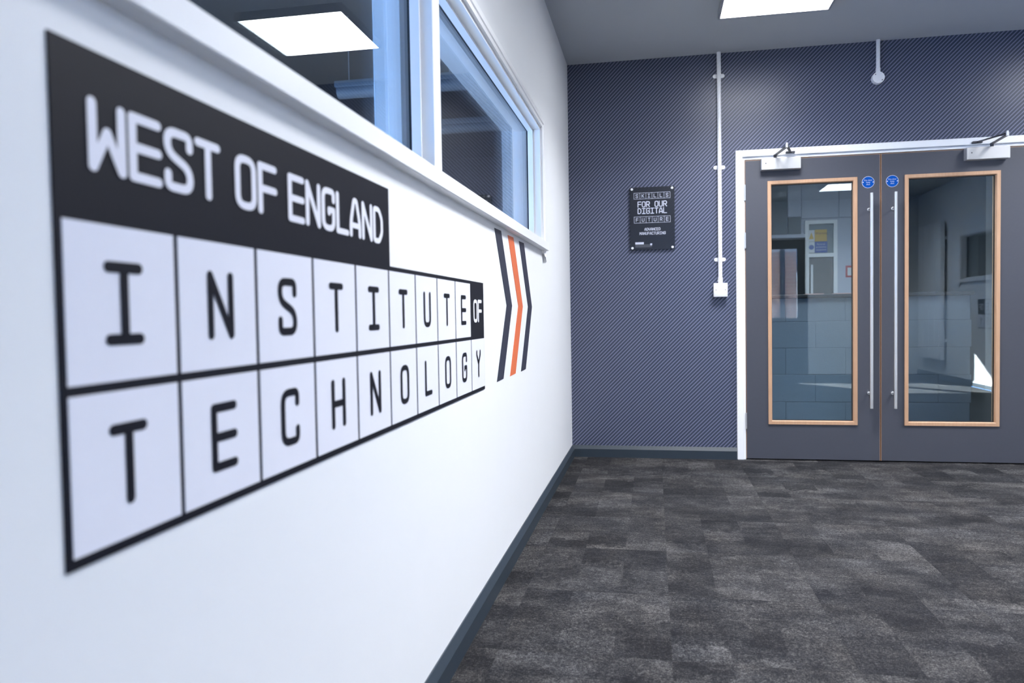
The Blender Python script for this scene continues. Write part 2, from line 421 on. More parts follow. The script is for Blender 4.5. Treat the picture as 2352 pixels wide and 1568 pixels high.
bm = bmesh.new(); box(bm, (-0.1, YF - 0.2, H), (W + 0.2, YC + 3.2, H + 0.1))
struct('ceiling', bm, 'ceil', label='flat pale grey painted ceiling', category='ceiling')

floor = sbox('floor', (-0.0, YF - 0.2, -0.12), (W, 0.07, -0.006), 'black')
floor['kind'] = 'structure'; floor['label'] = 'room floor laid with charcoal patchwork carpet tiles'; floor['category'] = 'floor'
# carpet tiles : each its own object, standard 0.5 m tiles share one mesh
def tile_bm(sx, sy):
    bm = bmesh.new(); box(bm, (-sx / 2 + .0001, -sy / 2 + .0001, -0.006), (sx / 2 - .0001, sy / 2 - .0001, 0.0), 0.0003); return bm
tile_cache = {}
xs = [0.0, 0.108] + [0.108 + 0.5 * i for i in range(1, 10)] + [W]
ys = [0.07, -0.05] + [-0.05 - 0.5 * i for i in range(1, 14)] + [YF]
for i in range(len(xs) - 1):
    for j in range(len(ys) - 1):
        sx, sy = xs[i + 1] - xs[i], ys[j] - ys[j + 1]
        key = (round(sx, 4), round(sy, 4))
        if key not in tile_cache:
            b_ = tile_bm(sx, sy); me = bpy.data.meshes.new('carpet_tile'); b_.to_mesh(me); b_.free(); me.materials.append(M['carpet']); tile_cache[key] = me
        o = bpy.data.objects.new('carpet_tile', tile_cache[key]); COL.objects.link(o); o.parent = floor
        # cut tiles keep the print phase of a full tile
        o.location = Vector(((xs[i] + xs[i + 1]) / 2, (ys[j] + ys[j + 1]) / 2, 0)) - Vector(floor['_org'])
bm = bmesh.new(); box(bm, (0, 0.07, -0.12), (W, YC + 3.2, -0.001))
struct('floor', bm, 'vinyl_floor', label='dark vinyl corridor floor beyond the grey doors', category='floor')

# skirting : square lower face with a paler sloping top
SK = [(0, 0), (-0.017, 0), (-0.017, 0.056), (-0.004, 0.080), (0, 0.080)]
bm = bmesh.new(); prof_x(bm, SK, 0.0, 1.104); prof_x(bm, SK, 2.925, W - 0.001)
struct('baseboard_back', bm, 'skirt', label='dark slate skirting board under the striped wall', category='skirting')
def skirt_y(x, sgn, ya, yb):
    bm = bmesh.new(); prof_x(bm, SK, 0, yb - ya)
    for v in bm.verts:
        lx, ly, lz = v.co; v.co = Vector((x - sgn * ly, ya + lx, lz))
    bmesh.ops.recalc_face_normals(bm, faces=bm.faces[:]); return bm
struct('baseboard_left', skirt_y(0, 1, YF, -0.001), 'skirt', label='dark slate skirting board along the white lettered wall', category='skirting')
struct('baseboard_right', skirt_y(W, -1, YF, 0), 'skirt', label='dark skirting board along the white wall opposite the sign', category='skirting')

# ------------------------------------------------------------------ window in a wall (local x along the wall, -y into the room)
def make_window(name, loc, rz, u0, u1, z0, z1, mull, label):
    r = thing(name, loc, rz, kind='structure', label=label, category='window')
    bm = bmesh.new()      # reveal lining
    box(bm, (u0 - 0.0, 0.0, z0), (u0 + 0.012, 0.2, z1)); box(bm, (u1 - 0.012, 0.0, z0), (u1, 0.2, z1))
    box(bm, (u0, 0.0, z1 - 0.012), (u1, 0.2, z1)); box(bm, (u0, 0.04, z0), (u1, 0.2, z0 + 0.012))
    obj('lining', bm, 'gloss_white', r)
    bm = bmesh.new()
    mitred(bm, u0, u1, z0 - 0.06, z1, [(0, 0), (0, -0.012), (0.014, -0.014), (0.018, -0.018), (0.040, -0.018), (0.046, -0.012), (0.046, 0)])
    bmesh.ops.delete(bm, geom=[f for f in bm.faces if f.calc_center_median().z < z0 - 0.05], context='FACES')
    obj('architrave', bm, 'gloss_white', r)
    bm = bmesh.new(); box(bm, (u0 - 0.06, -0.030, z0 - 0.043), (u1 + 0.058, 0.05, z0), 0.002, 1)
    obj('sill', bm, 'gloss_white', r)
    bm = bmesh.new()      # glazing beads, stepped, both sides of the glass
    edges = [u0 + 0.012] + [x for m in mull for x in (m[0], m[1])] + [u1 - 0.012]
    bays = [(edges[i], edges[i + 1]) for i in range(0, len(edges), 2)]
    for a, b in bays:
        for ya, yb in ((0.036, 0.0620), (0.090, 0.125)):
            mitred(bm, a + 0.010, b - 0.010, z0 + 0.022, z1 - 0.022, [(0, ya), (0, yb), (0.010, yb), (0.010, ya)])
    obj('glazing_bead', bm, 'gloss_white', r)
    for a, b in mull:
        bm = bmesh.new(); box(bm, (a, 0.0, z0 + 0.001), (b, 0.17, z1 - 0.012), 0.003); obj('mullion', bm, 'gloss_white', r)
    for a, b in bays:
        bm = bmesh.new(); mitred(bm, a + 0.009, b - 0.009, z0 + 0.021, z1 - 0.021, [(0, 0.0622), (0, 0.0898), (0.009, 0.0898), (0.009, 0.0622)])
        obj('gasket', bm, 'black', r)
        for ya in (0.0655, 0.0825):
            bm = bmesh.new(); box(bm, (a + 0.0092, ya, z0 + 0.0212), (b - 0.0092, ya + 0.004, z1 - 0.0212)); obj('pane', bm, 'glass', r)
    return r
make_window('window_1', (0, 0, 0), math.pi / 2, *WIN_L, [(-3.245, -3.183)], 'long white framed internal window above the lettered sign')
make_window('window_2', (W, 0, 0), -math.pi / 2, -WIN_R[1], -WIN_R[0], WIN_R[2], WIN_R[3], [(3.9, 3.96)], 'white framed window opposite, seen mirrored in the right door glass')
# ------------------------------------------------------------------ double doors and frame
DX0, DXM, DX1 = 1.1641, 1.9990, 2.8640
DW = DX1 - (2 * DXM - DX0)      # the right leaf is a little wider
DZ = 1.9796
bm = bmesh.new()
for a, b in ((1.1044, 1.149), (2 * DXM - 1.149 + DW, 2 * DXM - 1.1044 + DW)):
    box(bm, (a, -0.016, 0), (b, 0.0, 2.0447), 0.003)
box(bm, (1.149, -0.016, 2.001), (2 * DXM - 1.149 + DW, 0.0, 2.0447), 0.003)
for a, b in ((1.125, DX0 - .002), (DX1 + .002, 2.903)):
    box(bm, (a, 0.0, 0), (b, 0.13, 2.0))
box(bm, (DX0 - .002, 0.0, DZ + .004), (DX1 + .002, 0.13, 2.0))
struct('trim_1', bm, 'gloss_white', label='white painted frame around the grey double doors', category='door frame')

def fire_door(name, flip, label):
    """local x from the hinge side (0) to the meeting edge (0.833); flip mirrors it"""
    sx = -1 if flip else 1
    r = thing(name, (DX1 if flip else DX0, 0, 0), kind='structure', label=label, category='door')
    dw = DW if flip else 0.0
    wd = DXM - DX0 - 0.0022 + dw
    g0, g1, gz0, gz1 = 1.306 - DX0 + .022 + dw, 1.8579 - DX0 - .022 + dw, 0.2387 + .022, 1.8371 - .022
    def X(a, b): return (min(sx * a, sx * b), max(sx * a, sx * b))
    def bx(bm, a, b, y0, y1, z0, z1, bev=0.0):
        x0, x1 = X(a, b); box(bm, (x0, y0, z0), (x1, y1, z1), bev)
    bm = bmesh.new(); e = 0.0035
    bx(bm, e, g0, 0.002, 0.046, 0.009, DZ - e); bx(bm, g1, wd - e, 0.002, 0.046, 0.009, DZ - e)
    bx(bm, g0, g1, 0.002, 0.046, 0.009, gz0); bx(bm, g0, g1, 0.002, 0.046, gz1, DZ - e)
    obj('leaf', bm, 'door', r, org=(0, 0, 0))
    bm = bmesh.new()
    bx(bm, 0, e, 0.002, 0.046, 0.008, DZ); bx(bm, wd - e, wd, 0.002, 0.046, 0.008, DZ)
    bx(bm, e, wd - e, 0.002, 0.046, DZ - e, DZ)
    obj('edge_lipping', bm, 'lipping', r)
    x0, x1 = X(g0, g1)
    bm = bmesh.new()
    mitred(bm, x0 + .002, x1 - .002, gz0 + .002, gz1 - .002, [(0, 0.019), (0, -0.002), (0.004, -0.006), (0.024, -0.006), (0.024, 0.0019), (0.002, 0.0019), (0.002, 0.019)])
    mitred(bm, x0 + .002, x1 - .002, gz0 + .002, gz1 - .002, [(0, 0.029), (0, 0.051), (0.020, 0.051), (0.020, 0.0461), (0.002, 0.0461), (0.002, 0.029)])
    obj('glazing_bead', bm, 'oak', r)
    bm = bmesh.new(); mitred(bm, x0 + .006, x1 - .006, gz0 + .006, gz1 - .006, [(0, 0.0192), (0, 0.0288), (0.0055, 0.0288), (0.0055, 0.0192)])
    obj('gasket', bm, 'black', r)
    for ya in (0.0195, 0.0250):
        bm = bmesh.new(); box(bm, (x0 + .006, ya, gz0 + .006), (x1 - .006, ya + .0035, gz1 - .006)); obj('pane', bm, 'glass_door', r)
    # long pull handle on two stand-offs
    hx, hy = (1.928 - DX0) + dw, -0.062
    h = bmesh.new(); cyl(h, (sx * hx, hy, 0.354), (sx * hx, hy, 1.724), 0.0098, 20)
    ho = obj('pull_handle', h, 'steel', r, smooth=True)
    for z in (0.447, 1.627):
        s = bmesh.new(); cyl(s, (sx * hx, hy + 0.006, z), (sx * hx, 0.0018, z), 0.0065, 14); cyl(s, (sx * hx, -0.004, z), (sx * hx, 0.0018, z), 0.0105, 18)
        obj('standoff', s, 'steel', ho, smooth=True)
    for z0, z1 in ((1.719, 1.819), (1.404, 1.505), (0.207, 0.312)):
        b = bmesh.new(); x = -0.0012 * sx
        cyl(b, (x, -0.006, z0), (x, -0.006, (z0 + z1) / 2 - .0006), 0.0062, 14); cyl(b, (x, -0.006, (z0 + z1) / 2 + .0006), (x, -0.006, z1), 0.0062, 14)
        cyl(b, (x, -0.006, z0 - .002), (x, -0.006, z1 + .002), 0.0045, 12)
        obj('hinge', b, 'steel', r, smooth=True)
    return r
d1 = fire_door('door_1', False, 'left leaf of the grey double doors, beside the poster')
d2 = fire_door('door_2', True, 'right leaf of the grey double doors, cut by the picture edge')

def closer(parent, cx0, cx1, spin, elbow, brk):
    """overhead closer on a leaf; world coordinates, stored under its door"""
    O = Vector(parent.location)
    bm = bmesh.new(); box(bm, (cx0 - O.x, -0.050, 1.9035), (cx1 - O.x, 0.0018, 1.9785), 0.003, 2)
    c = obj('door_closer', bm, 'silver', parent, label='silver overhead closer box')
    bm = bmesh.new(); cyl(bm, (cx0 + .028 - O.x, -0.0505, 1.945), (cx0 + .028 - O.x, -0.0495, 1.945), 0.004, 12); obj('screw', bm, 'dark_metal', c)
    bm = bmesh.new()
    cyl(bm, (spin - O.x, -0.028, 1.976), (spin - O.x, -0.028, 2.002), 0.010, 16)
    bar(bm, (spin - O.x, -0.020, 1.999), (elbow[0] - O.x, elbow[1], 2.000), 0.020, 0.006)
    obj('arm', bm, 'dark_metal', c)
    bm = bmesh.new(); bar(bm, (elbow[0] - O.x, elbow[1], 2.010), (brk - O.x, -0.034, 2.013), 0.016, 0.006)
    box(bm, (brk - .028 - O.x, -0.040, 2.006), (brk + .028 - O.x, -0.0162, 2.018), 0.002)
    obj('forearm', bm, 'dark_metal', c)
    bm = bmesh.new(); cyl(bm, (elbow[0] - O.x, elbow[1], 1.995), (elbow[0] - O.x, elbow[1], 2.018), 0.0085, 16); cyl(bm, (elbow[0] - O.x, elbow[1], 2.018), (elbow[0] - O.x, elbow[1], 2.024), 0.006, 16)
    obj('knuckle', bm, 'steel', c, smooth=True)
closer(d1, 1.262, 1.507, 1.351, (1.383, -0.27), 1.445)
closer(d2, 2.482, 2.727, 2.632, (2.622, -0.26), 2.548)

def fire_sign(cx, cz, label):
    r = thing('fire_door_sign', (cx, 0.0018, cz), label=label, category='sign')
    A = Matrix.Rotation(math.pi / 2, 3, 'X')
    bm = bmesh.new(); lathe(bm, [(0.0365, 0.0), (0.0375, 0.001), (0.0375, 0.0022)], (0, 0, 0), A, 40); obj('rim', bm, 'signink', r, org=(0, 0, 0))
    bm = bmesh.new(); lathe(bm, [(0.0352, 0.0), (0.0352, 0.0026)], (0, 0, 0), A, 40); obj('disc', bm, 'bluesign', r, org=(0, 0, 0), label='blue disc')
    for s in (-1, 1):
        bm = bmesh.new(); lathe(bm, [(0.0032, 0.0), (0.0032, 0.0032)], (s * 0.0300, 0, 0), A, 12); obj('screw_cap', bm, 'signwhite', r)
    for i, t in enumerate(('Fire door', 'keep', 'shut')):
        obj('lettering', font_bm(t, 0.0128, 0, 0.0125 - 0.0132 * i, -0.0029), 'signink', r)
fire_sign(1.9234, 1.8010, 'round blue fire door sign above the left pull handle')
fire_sign(2.0673, 1.8010, 'round blue fire door sign above the right pull handle')

# ------------------------------------------------------------------ big lettered sign
def wall_sign(loc, rz, label, dim=False):
    r = thing('wall_sign', loc, rz, label=label, category='sign', group='lettered wall signs')
    cw, zb, zm, zt, zx = 0.1846, 0.7412, 0.9142, 1.0846, 1.262
    w5 = 5 * cw + 0.012; w10 = 10 * cw
    bm = bmesh.new()
    polyprism(bm, [(0, zb - .004), (w10, zb - .004), (w10, zt + .010), (w5, zt + .010), (w5, zx), (0, zx)], 0.0, -0.0025)
    obj('backing', bm, 'navy', r, org=(0, 0, 0), label='black backing with grid lines')
    yl = -0.0040
    for i, ch in enumerate('INSTITUTE'):
        a, b = i * cw + (.0085 if i == 0 else .0042), (i + 1) * cw - .0042
        bm = bmesh.new(); box(bm, (a, -0.0033, zm + .0052), (b, -0.0024, zt)); c = obj('cell', bm, 'cellwhite', r)
        bm = bmesh.new(); stroke_letter(bm, ch, i * cw + cw / 2 - .0305, 0.9575, .061, .0895, .0122, yl, 1.12); obj('letter', bm, 'navy', c)
    for i, ch in enumerate('TECHNOLOGY'):
        a, b = i * cw + (.0085 if i == 0 else .0042), (i + 1) * cw - .0042
        bm = bmesh.new(); box(bm, (a, -0.0033, zb + .0075), (b, -0.0024, zm - .0052)); c = obj('cell', bm, 'cellwhite', r)
        bm = bmesh.new(); stroke_letter(bm, ch, i * cw + cw / 2 - .0305, 0.7845, .061, .0895, .0122, yl, 1.12); obj('letter', bm, 'navy', c)
    for i, ch in enumerate('OF'):
        bm = bmesh.new(); stroke_letter(bm, ch, 9 * cw + .033 + i * .0605, 0.963, .0555, .074, .0108, yl, 1.25); obj('white_letter', bm, 'cellwhite', r)
    sp = 0; base = -4.5153 + 4.5611
    for i, ch in enumerate('WEST OF ENGLAND'):
        if ch == ' ': sp += 1; continue
        u = base + (i - sp) * 0.0608 + sp * 0.0305
        bm = bmesh.new(); stroke_letter(bm, ch, u, 1.1375, .0565, .0760, .0108, yl, 1.24); obj('white_letter', bm, 'cellwhite', r)
    return r
wall_sign((0, -4.5611, 0), math.pi / 2, 'large black and white lettered sign under the long window on the left wall')
wall_sign((W, -3.114, 0), -math.pi / 2, 'matching lettered sign seen mirrored in the right door glass')

# chevron stripes
r = thing('chevron_graphic', (0, -2.508, 0), math.pi / 2, label='three slim chevron stripes, the middle one orange, beside the lettered sign', category='wall graphic')
for u, m in ((0.0, 'chevron'), (0.255, 'orange'), (0.507, 'chevron')):
    bm = bmesh.new(); w, t = 0.1215, 0.200
    polyprism(bm, [(u, 0.742), (u + w, 0.744), (u + w + t, 1.0235), (u + w, 1.305), (u, 1.303), (u + t + .008, 1.0235)], 0.0, -0.0012)
    obj('stripe', bm, m, r, label='orange stripe' if m == 'orange' else 'dark navy stripe')

# ------------------------------------------------------------------ poster plaque
PX, PZ = 0.4126, 1.4141
r = thing('poster', (PX, 0, PZ), label='small black skills poster fixed to the striped wall with four silver caps', category='poster')
bm = bmesh.new(); box(bm, (0, -0.017, 0), (0.297, -0.011, 0.42), 0.0008); obj('panel', bm, 'plaque', r, org=(0, 0, 0))
for u in (0.0155, 0.2815):
    for v in (0.0125, 0.4075):
        bm = bmesh.new(); A = Matrix.Rotation(math.pi / 2, 3, 'X')
        lathe(bm, [(0.006, 0.0), (0.006, 0.0168), (0.0085, 0.0172), (0.0085, 0.020), (0.0072, 0.0215)], (u, 0, v), A, 24); obj('standoff_cap', bm, 'signwhite', r, label='pale round stand-off cap', smooth=True)
yp = -0.0174
def boxes_row(word, v0, v1):
    a, b = 0.029, 0.268; cw = (b - a) / 6; t = 0.0022
    bm = bmesh.new()
    for z in (v0, v1 - t): box(bm, (a, yp, z), (b, -0.0169, z + t))
    for k in range(7): box(bm, (a + k * cw - t / 2, yp, v0), (a + k * cw + t / 2, -0.0169, v1))
    obj('letter_grid', bm, 'plaque_ink', r)
    for k, ch in enumerate(word):
        bm = bmesh.new(); stroke_letter(bm, ch, a + k * cw + cw / 2 - .0085, (v0 + v1) / 2 - .0125, .017, .025, .0034, yp); obj('letter', bm, 'plaque_ink', r)
boxes_row('SKILLS', 0.42 - 0.0795, 0.42 - 0.037)
boxes_row('FUTURE', 0.42 - 0.2405, 0.42 - 0.1965)
for txt, u0, z1, pitch, w, h, s in (('FOR OUR', 0.0525, 0.42 - 0.095, 0.0282, 0.0255, 0.040, 0.0056), ('DIGITAL', 0.0525, 0.42 - 0.1395, 0.0282, 0.0255, 0.040, 0.0056),
                                    ('ADVANCED', 0.0975, 0.42 - 0.273, 0.0134, 0.0120, 0.0195, 0.0028), ('MANUFACTURING', 0.0640, 0.42 - 0.3005, 0.0134, 0.0120, 0.0195, 0.0028)):
    for k, ch in enumerate(txt):
        if ch != ' ': bm = bmesh.new(); stroke_letter(bm, ch, u0 + k * pitch, z1 - h, w, h, s, yp); obj('letter', bm, 'plaque_ink', r)
bm = bmesh.new(); box(bm, (0.035, yp, 0.0372), (0.092, -0.0169, 0.0515)); obj('logo_block', bm, 'plaque_ink', r)
bm = bmesh.new(); box(bm, (0.1345, yp, 0.0285), (0.147, -0.0169, 0.0415)); obj('logo_block', bm, 'plaque_ink', r)
bm = bmesh.new()
for k in range(10):
    for q in range(2):
        if q == 1 and k == 9: continue
        box(bm, (0.035 + k * .0112, yp, 0.0165 + q * .0105), (0.035 + k * .0112 + .0098, -0.0169, 0.0165 + q * .0105 + .0092))
obj('logo_grid', bm, 'plaque_dim', r)

# ------------------------------------------------------------------ conduit with socket box, and ceiling drop with round box
CX = 1.0015
r = thing('electrical_conduit', (CX, 0, 1.087), label='white surface conduit running down to a square box beside the doors', category='conduit')
bm = bmesh.new(); cyl(bm, (0, -0.020, 0.125), (0, -0.020, H - 1.087), 0.0135, 20); obj('tube', bm, 'pvc', r, smooth=True)
bm = bmesh.new(); cyl(bm, (0, -0.020, 0.088), (0, -0.020, 0.128), 0.0160, 20); cyl(bm, (-0.018, -0.020, 0.106), (-0.012, -0.020, 0.106), 0.006, 10); obj('adaptor', bm, 'pvc', r, smooth=True)
for z in (2.540, 1.942, 1.3345):
    bm = bmesh.new(); zz = z - 1.087
    for s in (-1, 1):
        A = Matrix.Rotation(math.pi / 2, 3, 'X'); lathe(bm, [(0.0125, 0.0), (0.0125, 0.005), (0.0118, 0.0062)], (s * 0.0255, 0, zz), A, 18)
    cyl(bm, (0, -0.020, zz - .0085), (0, -0.020, zz + .0085), 0.0150, 20); box(bm, (-.0255, -.0061, zz - .0125), (.0255, 0.0, zz + .0125)); box(bm, (-.0150, -.021, zz - .0085), (.0150, -.004, zz + .0085))
    sd = obj('saddle_clip', bm, 'pvc', r, smooth=True)
    for s in (-1, 1):
        bm = bmesh.new(); cyl(bm, (s * 0.0275, -0.0068, zz), (s * 0.0275, -0.0060, zz), 0.0032, 8); obj('screw', bm, 'steel', sd)
bm = bmesh.new(); box(bm, (-0.044, -0.040, 0.0), (0.044, 0.0, 0.090), 0.004, 2); bx_ = obj('box', bm, 'pvc', r, smooth=True)
bm = bmesh.new(); box(bm, (-0.0445, -0.0455, -0.0005), (0.0445, -0.041, 0.0905), 0.003, 2); obj('face_plate', bm, 'pvc', r, smooth=True)
for s in (-1, 1):
    bm = bmesh.new(); cyl(bm, (s * 0.030, -0.0462, 0.045), (s * 0.030, -0.0452, 0.045), 0.0030, 10); obj('screw', bm, 'dark_metal', r)

r = thing('conduit_drop', (1.977, 0, 2.451), label='short white conduit drop ending in a round junction box above the doors', category='conduit')
bm = bmesh.new(); cyl(bm, (0.0, -0.021, 0.030), (0.0, -0.021, H - 2.451), 0.0118, 20); obj('tube', bm, 'pvc', r, smooth=True)
bm = bmesh.new(); cyl(bm, (0, -0.021, 0.028), (0, -0.021, 0.062), 0.0138, 20); obj('collar', bm, 'pvc', r, smooth=True)
bm = bmesh.new(); A = Matrix.Rotation(math.pi / 2, 3, 'X'); lathe(bm, [(0.0365, 0.0), (0.0365, 0.034), (0.0355, 0.0365)], (0, 0, 0), A, 40); obj('round_box', bm, 'pvc', r, smooth=True)
for a in (math.radians(135), math.radians(-40)):
    bm = bmesh.new(); p = (0.027 * math.cos(a), -0.0372, 0.027 * math.sin(a)); cyl(bm, p, (p[0], -0.036, p[2]), 0.0034, 10); obj('screw', bm, 'dark_metal', r)

# ------------------------------------------------------------------ light panels
def light_panel(x, y, z, label, grp=None, s=0.3, k=1.0):
    r = thing('ceiling_light', (x, y, z), label=label, category='ceiling light', **({'group': grp} if grp else {}))
    bm = bmesh.new()
    for lo, hi in (((-s, -s, -0.045), (s, -s + .012, 0)), ((-s, s - .012, -0.045), (s, s, 0)), ((-s, -s + .012, -0.045), (-s + .012, s - .012, 0)), ((s - .012, -s + .012, -0.045), (s, s - .012, 0))): box(bm, lo, hi)
    obj('frame', bm, 'panel_trim', r)
    bm = bmesh.new(); box(bm, (-s + .0122, -s + .0122, -0.043), (s - .0122, s - .0122, -0.038)); obj('diffuser', bm, 'lens_panel', r)
    ld = bpy.data.lights.new('panel_beam', 'AREA'); ld.shape = 'SQUARE'; ld.size = 2 * s - .03; ld.energy = PANEL_WATT * k; ld.color = PANEL_COL
    ld.spread = math.radians(PANEL_SPREAD)
    lo = bpy.data.objects.new('panel_beam', ld); COL.objects.link(lo); lo.parent = r; lo.location = (0, 0, -0.0435)
    return r
light_panel(1.240, -1.010, H, 'square ceiling light panel at the top of the picture, nearest the striped wall', k=0.88)
light_panel(3.380, -1.010, H, 'square ceiling light panel out of frame, right of the visible one')
light_panel(1.240, -3.050, H, 'square ceiling light panel over the lettered sign, out of frame', k=1.3)
light_panel(3.380, -3.600, H, 'square ceiling light panel over the middle of the room, out of frame', k=0.4)
light_panel(3.130, -5.640, H, 'square ceiling light panel reflected at the top of the left door glass')
light_panel(2.000, 0.640, H, 'added hidden light panel just beyond the doors, brightening the block wall', k=0.5)  # unseen lamp added so the block wall is lit
light_panel(2.600, 3.200, H, 'added hidden light panel brightening the far corridor wall', k=0.5)  # second added lamp, out of view, brightens the far wall

# ------------------------------------------------------------------ corridor beyond the doors
r = thing('trim_2', (0, 0, 0), kind='structure', label='waist-high painted block wall seen through the door glass', category='half wall')
sbox('core', (0.35, 1.1335, 0), (2.952, 1.262, 1.086), 'mortar', r)
zc = [0.0, 0.045, 0.257, 0.4765, 0.689, 0.900, 1.086]
for row in range(6):
    x = 0.35 - (0.10 if row % 2 else 0.325)
    while x < 2.94:
        a, b = max(x, 0.35), min(x + 0.45, 2.96)
        if b - a > 0.03:
            bm = bmesh.new(); box(bm, (a + .0012, 1.13, zc[row] + .0015), (b - .0012, 1.15, zc[row + 1] - .0015), 0.0015); obj('block', bm, 'block', r)
        x += 0.45
bm = bmesh.new(); box(bm, (0.33, 1.115, 1.087), (2.975, 1.285, 1.115), 0.004); obj('cap', bm, 'cap', r)

bm = bmesh.new(); box(bm, (0, YC, 0), (3.45, YC + 0.15, H)); struct('wall_far', bm, 'corr_wall', label='pale corridor wall seen through the left door glass', category='wall')
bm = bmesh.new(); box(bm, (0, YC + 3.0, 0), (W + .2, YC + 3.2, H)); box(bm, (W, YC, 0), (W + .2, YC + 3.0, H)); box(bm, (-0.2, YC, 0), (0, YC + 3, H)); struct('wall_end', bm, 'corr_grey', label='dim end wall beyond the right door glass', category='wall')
r = thing('wall_cladding', (0, YC, 0), label='grey wall panels above the dark doorway beyond the left glass', category='cladding')
for a, b, z0, z1, m in ((1.70, 2.225, 1.95, H, 'corr_grey'), (2.23, 2.388, 1.95, 2.165, 'corr_grey'), (2.23, 2.388, 2.17, H, 'corr_wall'), (2.393, 2.83, 2.14, H, 'corr_wall'), (2.835, 3.45, 2.14, H, 'corr_wall')):
    bm = bmesh.new(); box(bm, (a, -0.02, z0), (b, 0.0, z1), 0.003); obj('panel', bm, m, r)
r = thing('door_3', (0, YC, 0), kind='structure', label='dark doorway seen at the left of the left door glass', category='door')
bm = bmesh.new(); box(bm, (1.70, -0.03, 0), (2.428, -0.001, 1.90)); obj('leaf', bm, 'frame_dark', r)
bm = bmesh.new(); box(bm, (1.68, -0.05, 1.905), (2.43, -0.001, 1.945)); obj('lintel', bm, 'corr_wall', r)
r = thing('door_4', (0, YC, 0), kind='structure', label='grey door with a glazed top light beyond the left door glass', category='door')
bm = bmesh.new(); ring(bm, 2.475, 2.765, 1.70, 2.065, 0.045, -0.05, -0.001); box(bm, (2.43, -0.05, 0), (2.475, -0.001, 1.655)); box(bm, (2.765, -0.05, 0), (2.81, -0.001, 1.655)); obj('frame', bm, 'gloss_white', r)
bm = bmesh.new(); box(bm, (2.48, -0.03, 0.01), (2.76, -0.001, 1.65)); obj('leaf', bm, 'door_grey', r)
bm = bmesh.new(); box(bm, (2.475, -0.02, 1.70), (2.765, -0.001, 2.065)); obj('top_light', bm, 'corr_mid', r)
bm = bmesh.new(); box(bm, (2.495, -0.06, 0.9), (2.52, -0.031, 1.56)); obj('edge_strip', bm, 'signwhite', r)
def plate(name, lo, hi, m, par): bm = bmesh.new(); box(bm, lo, hi); return obj(name, bm, m, par)
r = thing('warning_sign', (2.465, YC - 0.056, 1.848), label='yellow warning sign on the top light beyond the left door glass', category='sign')
plate('plate', (0, 0, 0), (0.075, 0.003, 0.14), 'signwhite', r); plate('yellow_field', (0.077, 0, 0), (0.220, 0.003, 0.145), 'yellow', r)
bm = bmesh.new(); polyprism(bm, [(0.010, 0.03), (0.065, 0.03), (0.0375, 0.115)], -0.001, -0.0005); obj('triangle', bm, 'yellow', r)
obj('lettering', font_bm('Warning', 0.042, 0.156, 0.098, -0.001), 'frame_dark', r)
r = thing('mandatory_sign', (2.465, YC - 0.056, 1.708), label='blue protective equipment sign below the yellow warning sign', category='sign')
plate('plate', (0, 0, 0), (0.075, 0.003, 0.135), 'signwhite', r); plate('blue_field', (0.077, 0, 0), (0.225, 0.003, 0.135), 'blueplate', r)
bm = bmesh.new(); A = Matrix.Rotation(math.pi / 2, 3, 'X'); lathe(bm, [(0.030, 0), (0.030, 0.001)], (0.0375, 0.0, 0.068), A, 24); obj('disc', bm, 'blueplate', r)
for i, t in enumerate(('Personal', 'protective', 'equipment')): obj('lettering', font_bm(t, 0.028, 0.151, 0.103 - .034 * i, -0.001), 'signwhite', r)
r = thing('fire_notice', (2.914, YC - 0.004, 1.395), label='red bordered fire notice at the right edge of the left door glass', category='sign')
plate('plate', (0, 0, 0), (0.17, 0.003, 0.145), 'red', r); plate('white_field', (0.022, -0.001, 0.022), (0.075, 0, 0.12), 'signwhite', r)
for x, rz, lab in ((2.05, 0.2, 'pinkish paper sheet lying at the right on the half wall cap'), (1.83, -0.1, 'pinkish paper sheet lying at the left on the half wall cap')):
    bm = bmesh.new(); box(bm, (-0.07, -0.05, 0), (0.07, 0.05, 0.006)); o = obj('paper_sheet', bm, 'paper', None, org=(0, 0, 0), label=lab, category='paper', group='papers on the half wall'); o.location = (x, 1.2, 1.1152); o.rotation_euler = (0, 0, rz)

# ------------------------------------------------------------------ behind the camera: glazed door, tall white panels, yard wall outside
r = thing('door_5', (0, YF, 0), kind='structure', label='black framed glazed outer doors mirrored in the left door glass', category='door')
bm = bmesh.new()
for a, b in ((0.95, 1.06), (1.80, 1.96), (2.77, 2.92)): box(bm, (a, -0.12, 0), (b, -0.05, 2.10))
for a, b in ((1.06, 1.80), (1.96, 2.77)): box(bm, (a, -0.12, 1.96), (b, -0.05, 2.10)); box(bm, (a, -0.12, 0), (b, -0.05, 0.88)); box(bm, (a, -0.11, 0.88), (a + .03, -0.06, 1.96))
obj('frame', bm, 'frame_dark', r)
for a, b in ((1.06, 1.80), (1.96, 2.77)):
    bm = bmesh.new(); box(bm, (a, -0.09, 0.88), (b, -0.084, 1.96)); obj('pane', bm, 'glass', r)
bm = bmesh.new(); box(bm, (-1.0, YF - 1.60, 2.42), (6.0, YF - 0.2, 2.54)); struct('trim_4', bm, 'corr_grey', label='added unseen slab outside, cutting the sun through the outer doors', category='sun_blocker')  # unseen slab added to cut off the upper sun through the glazed doors
r = thing('tall_panel', (W - 0.002, -5.95, 0.28), math.pi * -0.5, label='tall white panel mirrored in the right door glass', category='tall_panel')  # tall white panels standing in for an unidentified mirrored white shape
for k in range(4):
    bm = bmesh.new(); box(bm, (k * .225, -0.09, 0), (k * .225 + .21, -0.03, 1.9), 0.012, 2); obj('panel', bm, 'gloss_white', r)
bm = bmesh.new()
for z in (0.25, 1.65): box(bm, (0.0, -0.031, z), (0.885, -0.001, z + .04))
obj('bracket', bm, 'gloss_white', r)
